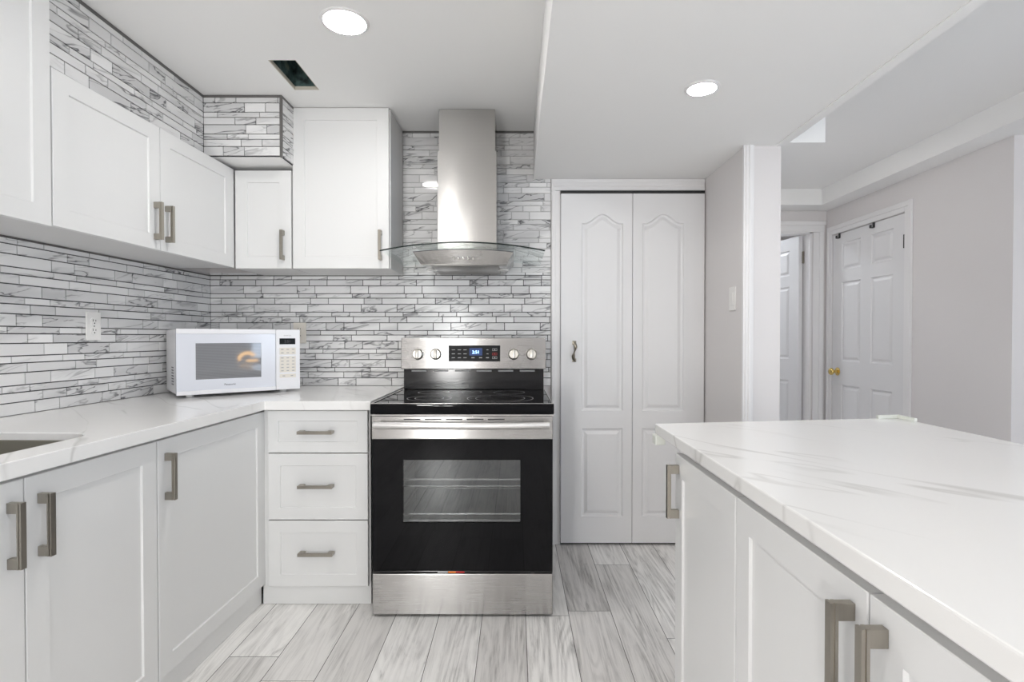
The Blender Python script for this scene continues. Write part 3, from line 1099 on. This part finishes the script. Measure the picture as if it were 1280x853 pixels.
offu = 0.317 * math.sin(ANG)
U0, U1, U2, U3 = 1.18, 1.668, 2.152, 2.672
w = (U3 - U1) / DIR.y
c = wall_cab('wall_cabinet', w, 0.310, UZ0, UZ1, upos(U1 + offu), ROT_L, 'white two-door wall cabinet with handles meeting in the middle')
h = UZ1 - UZ0
wa = (U2 - U1) / DIR.y
front(c, 'door', 0.002, 0, wa - 0.003, h, (wa - 0.036, 0.113))
front(c, 'door', wa + 0.002, 0, w - wa - 0.004, h, (0.030, 0.113))
MB().box(w - 0.003, w + 0.013, 0.002, 0.30, 0, h).build('filler_strip', 'cabinet', c)
w = (U1 - U0) / DIR.y
c = wall_cab('tall_wall_cabinet', w - 0.001, 0.310, UZ0 - 0.004, CE - 0.002, upos(U0 + offu), ROT_L, 'tall white wall cabinet reaching the ceiling above the sink')
front(c, 'door', 0.002, 0, w - 0.005, CE - UZ0, (0.036, 0.113))
c = wall_cab('narrow_wall_cabinet', 0.290, 0.305, 1.530, 2.026, (-1.427, 2.686), 0, 'small white wall cabinet under the tiled duct box')
front(c, 'door', 0.002, 0, 0.284, 0.496, (0.245, 0.116))
c = wall_cab('tall_wall_cabinet', 0.496, 0.305, 1.530, CE - 0.003, (-1.135, 2.686), 0, 'tall white wall cabinet beside the range hood')
front(c, 'door', 0.002, 0, 0.488, CE - 1.533, (0.447, 0.116))

# ------------------------------------------------------------------ range
RX0, RX1 = -0.605, 0.155
RC = (RX0 + RX1) / 2
rg = empty('kitchen_range', (RC, 2.207, 0), 0, 'stainless steel freestanding electric range with black glass oven door', 'stove')
HW = (RX1 - RX0) / 2
MB().box(-HW + 0.006, HW - 0.006, 0.50, 0.70, 0.03, 0.884).box(-HW + 0.006, -0.30, 0.036, 0.50, 0.03, 0.884).box(0.30, HW - 0.006, 0.036, 0.50, 0.03, 0.884).box(-0.30, 0.30, 0.036, 0.50, 0.03, 0.26).box(-0.30, 0.30, 0.036, 0.50, 0.72, 0.884).build('body', 'blackenamel', rg)
MB().box(-0.295, 0.295, 0.485, 0.498, 0.262, 0.718).box(-0.298, -0.292, 0.04, 0.485, 0.262, 0.718).box(0.292, 0.298, 0.04, 0.485, 0.262, 0.718).box(-0.292, 0.292, 0.04, 0.485, 0.262, 0.268).box(-0.292, 0.292, 0.04, 0.485, 0.712, 0.718).build('oven_cavity', 'cavity', rg)
for z in (0.415, 0.565):
    mb = MB()
    mb.tube([(-0.285, 0.07, z), (0.285, 0.07, z)], 0.0055, 8).tube([(-0.285, 0.075, z - 0.03), (0.285, 0.075, z - 0.03)], 0.004, 8).tube([(-0.285, 0.46, z), (0.285, 0.46, z)], 0.0035, 8)
    for i in range(13):
        x = -0.27 + i * 0.045
        mb.tube([(x, 0.08, z), (x, 0.46, z)], 0.002, 6)
    mb.tube([(-0.285, 0.08, z), (-0.285, 0.46, z)], 0.0035, 8).tube([(0.285, 0.08, z), (0.285, 0.46, z)], 0.0035, 8)
    mb.build('oven_rack', 'chrome', rg)
# door
dr = MB().box(-HW, HW, 0, 0.034, 0.753, 0.850, 0.003).build('oven_door', 'steel', rg)
mb = MB()
# black glass with the inner window opening (xz plane)
holed_slab(mb, [(-HW + 0.001, 0.197), (HW - 0.001, 0.197), (HW - 0.001, 0.7525), (-HW + 0.001, 0.7525)], [[(-0.250, 0.400), (0.243, 0.400), (0.243, 0.665), (-0.250, 0.665)]], 0.0, 0.026)
for v in mb.bm.verts:
    v.co = Vector((v.co.x, 0.002 + v.co.z, v.co.y))
mb.build('door_glass', 'blackglass', dr)
MB().box(-0.2495, 0.2425, 0.008, 0.012, 0.4005, 0.6645).build('inner_window', 'ovenglass', dr)
MB().box(-HW + 0.001, HW - 0.001, 0.003, 0.03, 0.187, 0.1965, 0.002).build('bottom_edge', 'blackenamel', dr)
mb = MB().box(-0.105, -0.062, 0.0015, 0.0032, 0.1885, 0.1955)
mb.build('sticker', 'mark', dr)
MB().box(-0.060, -0.028, 0.0015, 0.0032, 0.1885, 0.1955).build('sticker', 'orange', dr)
MB().box(-0.028, 0.008, 0.0015, 0.0032, 0.1885, 0.1955).build('sticker', 'red', dr)
# bowed handle
mb = MB()
pts = []
for i in range(25):
    t = i / 24
    x = -0.362 + 0.724 * t
    pts.append((x, -0.038 - 0.020 * math.sin(math.pi * t), 0.818))
mb.tube(pts, 0.012, 16, 0.015)
for s in (-1, 1):
    mb.box(s * 0.352 - 0.012, s * 0.352 + 0.012, -0.038, 0.001, 0.806, 0.830, 0.004)
mb.build('handle', 'satin', dr, smooth=45)
for i in range(5):
    MB().box(-0.245 + i * 0.088, -0.175 + i * 0.088, -0.0006, 0.004, 0.834, 0.8385).build('vent_slot', 'black', dr)
# storage drawer
MB().box(-HW, HW, 0.003, 0.036, 0.011, 0.184, 0.004).build('storage_drawer', 'steel', rg)
for s in (-1, 1):
    for y in (0.05, 0.62):
        MB().cyl((s * 0.335, y, 0), (s * 0.335, y, 0.032), 0.020, 20, 0.016).build('foot', 'rubber', rg)
# cooktop
mb = MB().box(-HW - 0.004, HW + 0.004, -0.006, 0.615, 0.8845, 0.902, 0.003)
mb.box(-HW - 0.004, HW + 0.004, -0.008, 0.03, 0.858, 0.898, 0.006, 3)
ctp = mb.build('cooktop', 'blackglass', rg)
mb = MB()
mb.box(-HW - 0.002, -HW + 0.006, 0.004, 0.58, 0.901, 0.9045).box(HW - 0.006, HW + 0.002, 0.004, 0.58, 0.901, 0.9045).box(-HW, HW, 0.0, 0.006, 0.901, 0.9035)
mb.build('cooktop_frame', 'chrome', ctp)
MB().box(-HW - 0.003, HW + 0.003, -0.0075, 0.0, 0.853, 0.8575).build('front_strip', 'chrome', ctp)


def ring(x, y, r, w=0.0022):
    n = 64
    mb = MB()
    vs = []
    for rr_ in (r - w / 2, r + w / 2):
        vs.append([mb.bm.verts.new((x + rr_ * math.cos(2 * math.pi * i / n), y + rr_ * math.sin(2 * math.pi * i / n), 0.9024)) for i in range(n)])
    for i in range(n):
        j = (i + 1) % n
        mb.bm.faces.new((vs[0][i], vs[0][j], vs[1][j], vs[1][i]))
    return mb.build('burner_ring', 'mark', ctp)


for x, y, rs in ((-0.17, 0.20, (0.10, 0.065)), (0.153, 0.20, (0.150, 0.112)), (-0.19, 0.46, (0.078,)), (0.19, 0.46, (0.078,)), (0.0, 0.47, (0.05,))):
    for r_ in rs:
        ring(x, y, r_)
# backguard
MB().box(-HW + 0.008, HW - 0.008, 0.600, 0.70, 0.9025, 1.012, 0.003).build('riser', 'blackenamel', rg)
bgm = MB().box(-HW - 0.002, HW + 0.002, 0.0, 0.10, 0.0, 0.166, 0.004)
bg = bgm.build('control_panel', 'steel', rg, (0, 0.575, 1.012), (R(-3), 0, 0))
BGY = -0.0005
PX = lambda px: (px - 645) * 2.797 / 660 - RC
PZ = lambda py: 1.18 - (py - 422) * 2.797 / 660 - 1.012
for px in (522.7, 545.3, 642.0, 664.3):
    k = MB().box(-0.0075, 0.0075, -0.034, -0.020, -0.024, 0.024, 0.004).lathe([(0.030, 0), (0.030, 0.004), (0.027, 0.006), (0.025, 0.020), (0.023, 0.022), (0, 0.022)], 32, Matrix.Rotation(R(90), 4, 'X')).build('knob', 'knobmetal', bg, (PX(px), 0, PZ(443)), smooth=35)
    mb = MB()
    for a in range(-120, 121, 30):
        x, z = 0.037 * math.sin(R(a)), 0.037 * math.cos(R(a))
        mb.box(x - 0.0012, x + 0.0012, -0.0006, 0.0006, z - 0.0012, z + 0.0012)
    mb.build('dial_marks', 'darkmark', bg, (PX(px), 0, PZ(443)))
dx0, dx1, dz0, dz1 = PX(561), PX(625.3), PZ(452), PZ(432)
ds = MB().box(dx0, dx1, -0.0012, 0.001, dz0, dz1, 0.0005, 1).build('display', 'displayblack', rg, (0, 0.575, 1.012), (R(-3), 0, 0))
MB().box(PX(587), PX(603), -0.0016, -0.001, PZ(444.5), PZ(435.5)).build('screen', 'screenblue', ds)
text_obj('digits', '2:51', 0.023, 'led', ds, ((PX(595)), -0.0018, PZ(440.5)))
keys = [(px, py, 0.0085, 0.0016) for px in (567, 574.5, 581.5) for py in (437.5, 442.5, 447.3)]
keys += [(px, 447.3, 0.008, 0.0022) for px in (591.5, 601, 609.5)] + [(609.5, py, 0.005, 0.0016) for py in (437.5, 442.5)]
for px, py, a, b_ in keys:
    MB().box(PX(px) - a, PX(px) + a, -0.0016, -0.001, PZ(py) - b_, PZ(py) + b_).build('button', 'mark', ds)
for k, py in enumerate((437.3, 442.7, 447.3)):
    mb = MB()
    x, z, a, b_ = PX(618.5), PZ(py), 0.0125, 0.0062
    mb.box(x - a, x + a, -0.0016, -0.001, z + b_ - 0.0018, z + b_).box(x - a, x + a, -0.0016, -0.001, z - b_, z - b_ + 0.0018)
    mb.box(x - a, x - a + 0.0018, -0.0016, -0.001, z - b_, z + b_).box(x + a - 0.0018, x + a, -0.0016, -0.001, z - b_, z + b_).box(x - 0.003, x + 0.003, -0.0016, -0.001, z - 0.0025, z + 0.0025)
    mb.build('button', 'mark' if k != 1 else 'red', ds)
text_obj('brand_lettering', 'SAMSUNG', 0.011, 'mark', bg, (PX(593), -0.0004, PZ(456.5)))
mb = MB()
for i in range(6):
    mb.box(-0.33 + i * 0.115, -0.25 + i * 0.115, 0.598, 0.603, 0.998, 1.006)
mb.build('vent_clip', 'mark', rg)

# ------------------------------------------------------------------ range hood
hd = empty('range_hood', (-0.250, 3.0, 1.525), 0, 'stainless steel chimney range hood with curved glass canopy above the stove', 'hood')
HZ = 1.525
MB().box(-0.150, 0.150, -0.300, -0.007, 1.598 - HZ, 2.129 - HZ, 0.0006).build('chimney', 'steel_v', hd)
MB().box(-0.143, 0.143, -0.293, -0.007, 2.129 - HZ, CE - 0.002 - HZ, 0.0006).build('chimney_top', 'steel_v', hd)
# arched glass
mb = MB()
n = 28
top, bot = [], []
for i in range(n + 1):
    x = -0.385 + 0.77 * i / n
    z = 1.584 + 0.036 * (1 - (x / 0.385) ** 2) - HZ
    fy = -0.535 - 0.02 * (1 - (x / 0.385) ** 2)
    top.append((mb.bm.verts.new((x, fy, z + 0.003)), mb.bm.verts.new((x, -0.008, z + 0.003))))
    bot.append((mb.bm.verts.new((x, fy, z - 0.003)), mb.bm.verts.new((x, -0.008, z - 0.003))))
for i in range(n):
    mb.bm.faces.new((top[i][0], top[i + 1][0], top[i + 1][1], top[i][1]))
    mb.bm.faces.new((bot[i][0], bot[i][1], bot[i + 1][1], bot[i + 1][0]))
    mb.bm.faces.new((top[i][1], top[i + 1][1], bot[i + 1][1], bot[i][1]))
gl = mb.build('glass_canopy', 'hoodglass', hd, smooth=30)
mb = MB()
pts = []
for i in range(n + 1):
    x = -0.385 + 0.77 * i / n
    pts.append((x, -0.5355 - 0.02 * (1 - (x / 0.385) ** 2), 1.584 + 0.036 * (1 - (x / 0.385) ** 2) - HZ))
mb.tube(pts, 0.0025, 8, 0.0034)
mb.build('front_edge', 'hoodedge', gl, smooth=60)
# body: shallow inverted frustum following the arch
mb = MB()
nn = 16
tf, tb = [], []
for i in range(nn + 1):
    x = -0.2375 + 0.475 * i / nn
    z = 1.580 + 0.026 * (1 - (x / 0.2375) ** 2) * 0.5 + 0.004 - HZ
    tf.append(mb.bm.verts.new((x, -0.500, z)))
    tb.append(mb.bm.verts.new((x, -0.02, z)))
bf = [mb.bm.verts.new((-0.2375 + 0.475 * i / nn if False else (-0.207 + 0.414 * i / nn), -0.465, 1.531 - HZ)) for i in range(nn + 1)]
bb = [mb.bm.verts.new((-0.19 + 0.38 * i / nn, -0.05, 1.531 - HZ)) for i in range(nn + 1)]
for i in range(nn):
    mb.bm.faces.new((tf[i], tf[i + 1], tb[i + 1], tb[i]))
    mb.bm.faces.new((tf[i], bf[i], bf[i + 1], tf[i + 1]))
    mb.bm.faces.new((bf[i], bb[i], bb[i + 1], bf[i + 1]))
    mb.bm.faces.new((tb[i], tb[i + 1], bb[i + 1], bb[i]))
mb.bm.faces.new((tf[0], tb[0], bb[0], bf[0]))
mb.bm.faces.new((tf[-1], bf[-1], bb[-1], tb[-1]))
hb = mb.build('hood_body', 'steel', hd)
MB().tube([(-0.2375 + 0.475 * i / 16, -0.5005, 1.584 + 0.013 * (1 - ((-0.2375 + 0.475 * i / 16) / 0.2375) ** 2) - HZ) for i in range(17)], 0.0018, 8).build('top_seam', 'darkmark', hb)
MB().box(-0.205, 0.205, -0.463, -0.449, 1.5275 - HZ, 1.5312 - HZ, 0.0005, 1).build('front_lip', 'underhood', hb)
MB().box(-0.165, 0.165, -0.43, -0.08, 1.527 - HZ, 1.531 - HZ, 0.001, 1).build('grease_filter', 'underhood', hb)
for i in range(5):
    mm = Matrix.Rotation(R(121), 4, 'X')
    MB().lathe([(0.0075, 0), (0.0075, 0.006), (0.006, 0.008), (0, 0.008)], 16, mm).build('button', 'chrome', hb, (-0.046 + i * 0.023, -0.4835, 1.5575 - HZ), smooth=40)
for s in (-1, 1):
    MB().lathe([(0.0, -0.006), (0.026, -0.006), (0.030, -0.003), (0.030, 0.0), (0, 0)], 24).build('lamp_lens', 'plate', hb, (s * 0.185, -0.26, 1.5305 - HZ))

# ------------------------------------------------------------------ microwave
MA = R(40)
mw = empty('microwave', (-1.513, 2.350, CT), MA, 'white countertop microwave standing in the tiled corner', 'microwave')
MWW, MWD, MZ0, MZ1 = 0.535, 0.345, 0.014, 0.314
MB().box(0.002, MWW - 0.002, 0.022, MWD, MZ0 + 0.002, MZ1 - 0.002, 0.006).build('casing', 'mwwhite', mw)
xd = 0.418
holed = MB()
WX0, WX1, WZ0, WZ1 = 0.075, 0.352, 0.082, 0.248
holed_slab(holed, [(0, MZ0), (xd, MZ0), (xd, MZ1), (0, MZ1)], [[(WX0, WZ0), (WX1, WZ0), (WX1, WZ1), (WX0, WZ1)]], 0.0, 0.022)
for v in holed.bm.verts:
    v.co = Vector((v.co.x, v.co.z, v.co.y))
dd = holed.build('door', 'mwdoor', mw)
MB().box(0.0, xd, -0.0035, 0.0005, MZ1 - 0.022, MZ1, 0.0015).build('door_rim', 'mwwhite', dd)
MB().box(0.0, xd, -0.0035, 0.0005, MZ0, MZ0 + 0.018, 0.0015).build('door_rim', 'mwwhite', dd)
MB().box(WX0, WX1, 0.003, 0.006, WZ0, WZ1).build('window', 'mwscreen', dd)
text_obj('brand_lettering', 'Panasonic', 0.0125, 'darkmark', dd, (0.215, -0.0004, 0.054))
cp = MB().box(xd + 0.0015, MWW, -0.0025, 0.022, MZ0, MZ1, 0.003).build('control_panel', 'mwwhite', mw)
MB().box(0.436, 0.512, -0.0036, -0.002, 0.240, 0.270, 0.0005, 1).build('display', 'displayblack', cp)
text_obj('digits', '2:51', 0.018, 'darkmark', cp, (0.474, -0.0038, 0.2545))
text_obj('small_lettering', 'INVERTER', 0.008, 'mark', cp, (0.474, -0.0028, 0.284))
for (za, zb, rows) in ((0.189, 0.223, 2), (0.100, 0.180, 5), (0.073, 0.091, 1)):
    pad = MB().box(0.436, 0.514, -0.0032, -0.002, za, zb, 0.0005, 1).build('keypad', 'creamplate', mw)
    hh = (zb - za) / rows
    cols = 3 if rows > 1 else 2
    for r_ in range(rows):
        for q in range(cols):
            x = 0.436 + 0.078 * (q + 0.5) / cols
            z = za + hh * (r_ + 0.5)
            MB().box(x - 0.006, x + 0.006, -0.0036, -0.003, z - 0.0022, z + 0.0022).build('key', 'mark', pad)
MB().box(0.432, 0.524, -0.0034, -0.002, 0.026, 0.060, 0.001, 1).build('open_button', 'mwwhite', cp)
mb = MB()
for r_ in range(7):
    for q in range(3):
        mb.box(0.0006, 0.0026, 0.10 + q * 0.022, 0.114 + q * 0.022, 0.055 + r_ * 0.013, 0.060 + r_ * 0.013)
mb.build('side_vent', 'darkmark', mw)
for x in (0.06, 0.47):
    for y in (0.06, 0.29):
        MB().cyl((x, y, 0), (x, y, MZ0 + 0.003), 0.016, 16).build('foot', 'plate' if y < 0.1 else 'rubber', mw)

# ------------------------------------------------------------------ island
IX = 0.460


def island_cab(name, y_far, w, label):
    """doors face -x; local x runs toward the camera from y_far"""
    return base_cab(name, w, 0.77, (IX, y_far, 0), R(-90), label)


IDZ = 0.756
c = island_cab('island_cabinet', 1.520, 0.418, 'white island cabinet with one door, at the closet end')
front(c, 'door', 0.002, DZ, 0.414, IDZ - 0.002, (0.030, 0.652))
c = island_cab('island_cabinet', 1.100, 0.830, 'white island cabinet with two doors, nearest the camera')
front(c, 'door', 0.002, DZ, 0.411, IDZ - 0.002, (0.411 - 0.030, 0.652))
front(c, 'door', 0.417, DZ, 0.411, IDZ - 0.002, (0.030, 0.652))
mb = MB().prism([(0.438, 0.22), (1.300, 0.22), (1.306, 1.800), (0.4435, 1.680)], 0.873, CT)
it = tag(mb.build('island_countertop', 'quartz'), 'white veined quartz countertop of the kitchen island', 'countertop')
bv = it.modifiers.new('edge', 'BEVEL')
bv.width, bv.segments, bv.limit_method, bv.angle_limit = 0.003, 2, 'ANGLE', R(50)
MB().box(0.49, 1.22, 0.28, 1.515, 0.8625, 0.8728).build('support_board', 'carcass', it)

# corner guards on the island top
mb = MB().box(-0.016, 0.016, -0.03, 0.012, -0.030, 0.0, 0.004).box(-0.012, 0.03, -0.02, 0.012, -0.012, -0.001, 0.003)
tag(mb.build('corner_guard', 'guard', None, (0.452, 1.676, 0.8725), (0, 0, 0)), 'small milky plastic corner guard under the island top beside the closet', 'corner guard')
mb = MB().prism([(-0.075, -0.004), (0.012, 0.012), (0.010, -0.075), (0.0, -0.075), (-0.002, -0.004), (-0.075, -0.016)][::-1], 0.0, 0.011)
tag(mb.build('corner_guard', 'guard', None, (1.294, 1.788, CT + 0.0005), (0, 0, 0)), 'white plastic corner guard lying on the far island corner before the hall door', 'corner guard')

# lamp that the photo shows only as a reflection in the microwave window
fl = empty('floor_lamp', (2.36, -0.21, 0), R(37), 'arched golden floor lamp, seen only mirrored in the microwave window', 'lamp')
MB().lathe([(0, 0), (0.13, 0), (0.13, 0.012), (0.02, 0.025), (0, 0.025)], 32).build('base', 'brass', fl, smooth=40)
MB().cyl((0, 0, 0.02), (0, 0, 0.87), 0.011, 16).build('pole', 'brass', fl)
mb = MB()
mb.tube([(0.095 * math.cos(R(a)), 0, 0.90 + 0.085 * math.sin(R(a))) for a in range(35, 191, 11)], 0.020, 14)
mb.build('lamp_shade', 'warmbulb', fl, smooth=60)
MB().tube([(-0.01, 0, 0.885), (0.12, 0, 0.890)], 0.014, 14).build('lamp_shade', 'warmbulb', fl, smooth=60)
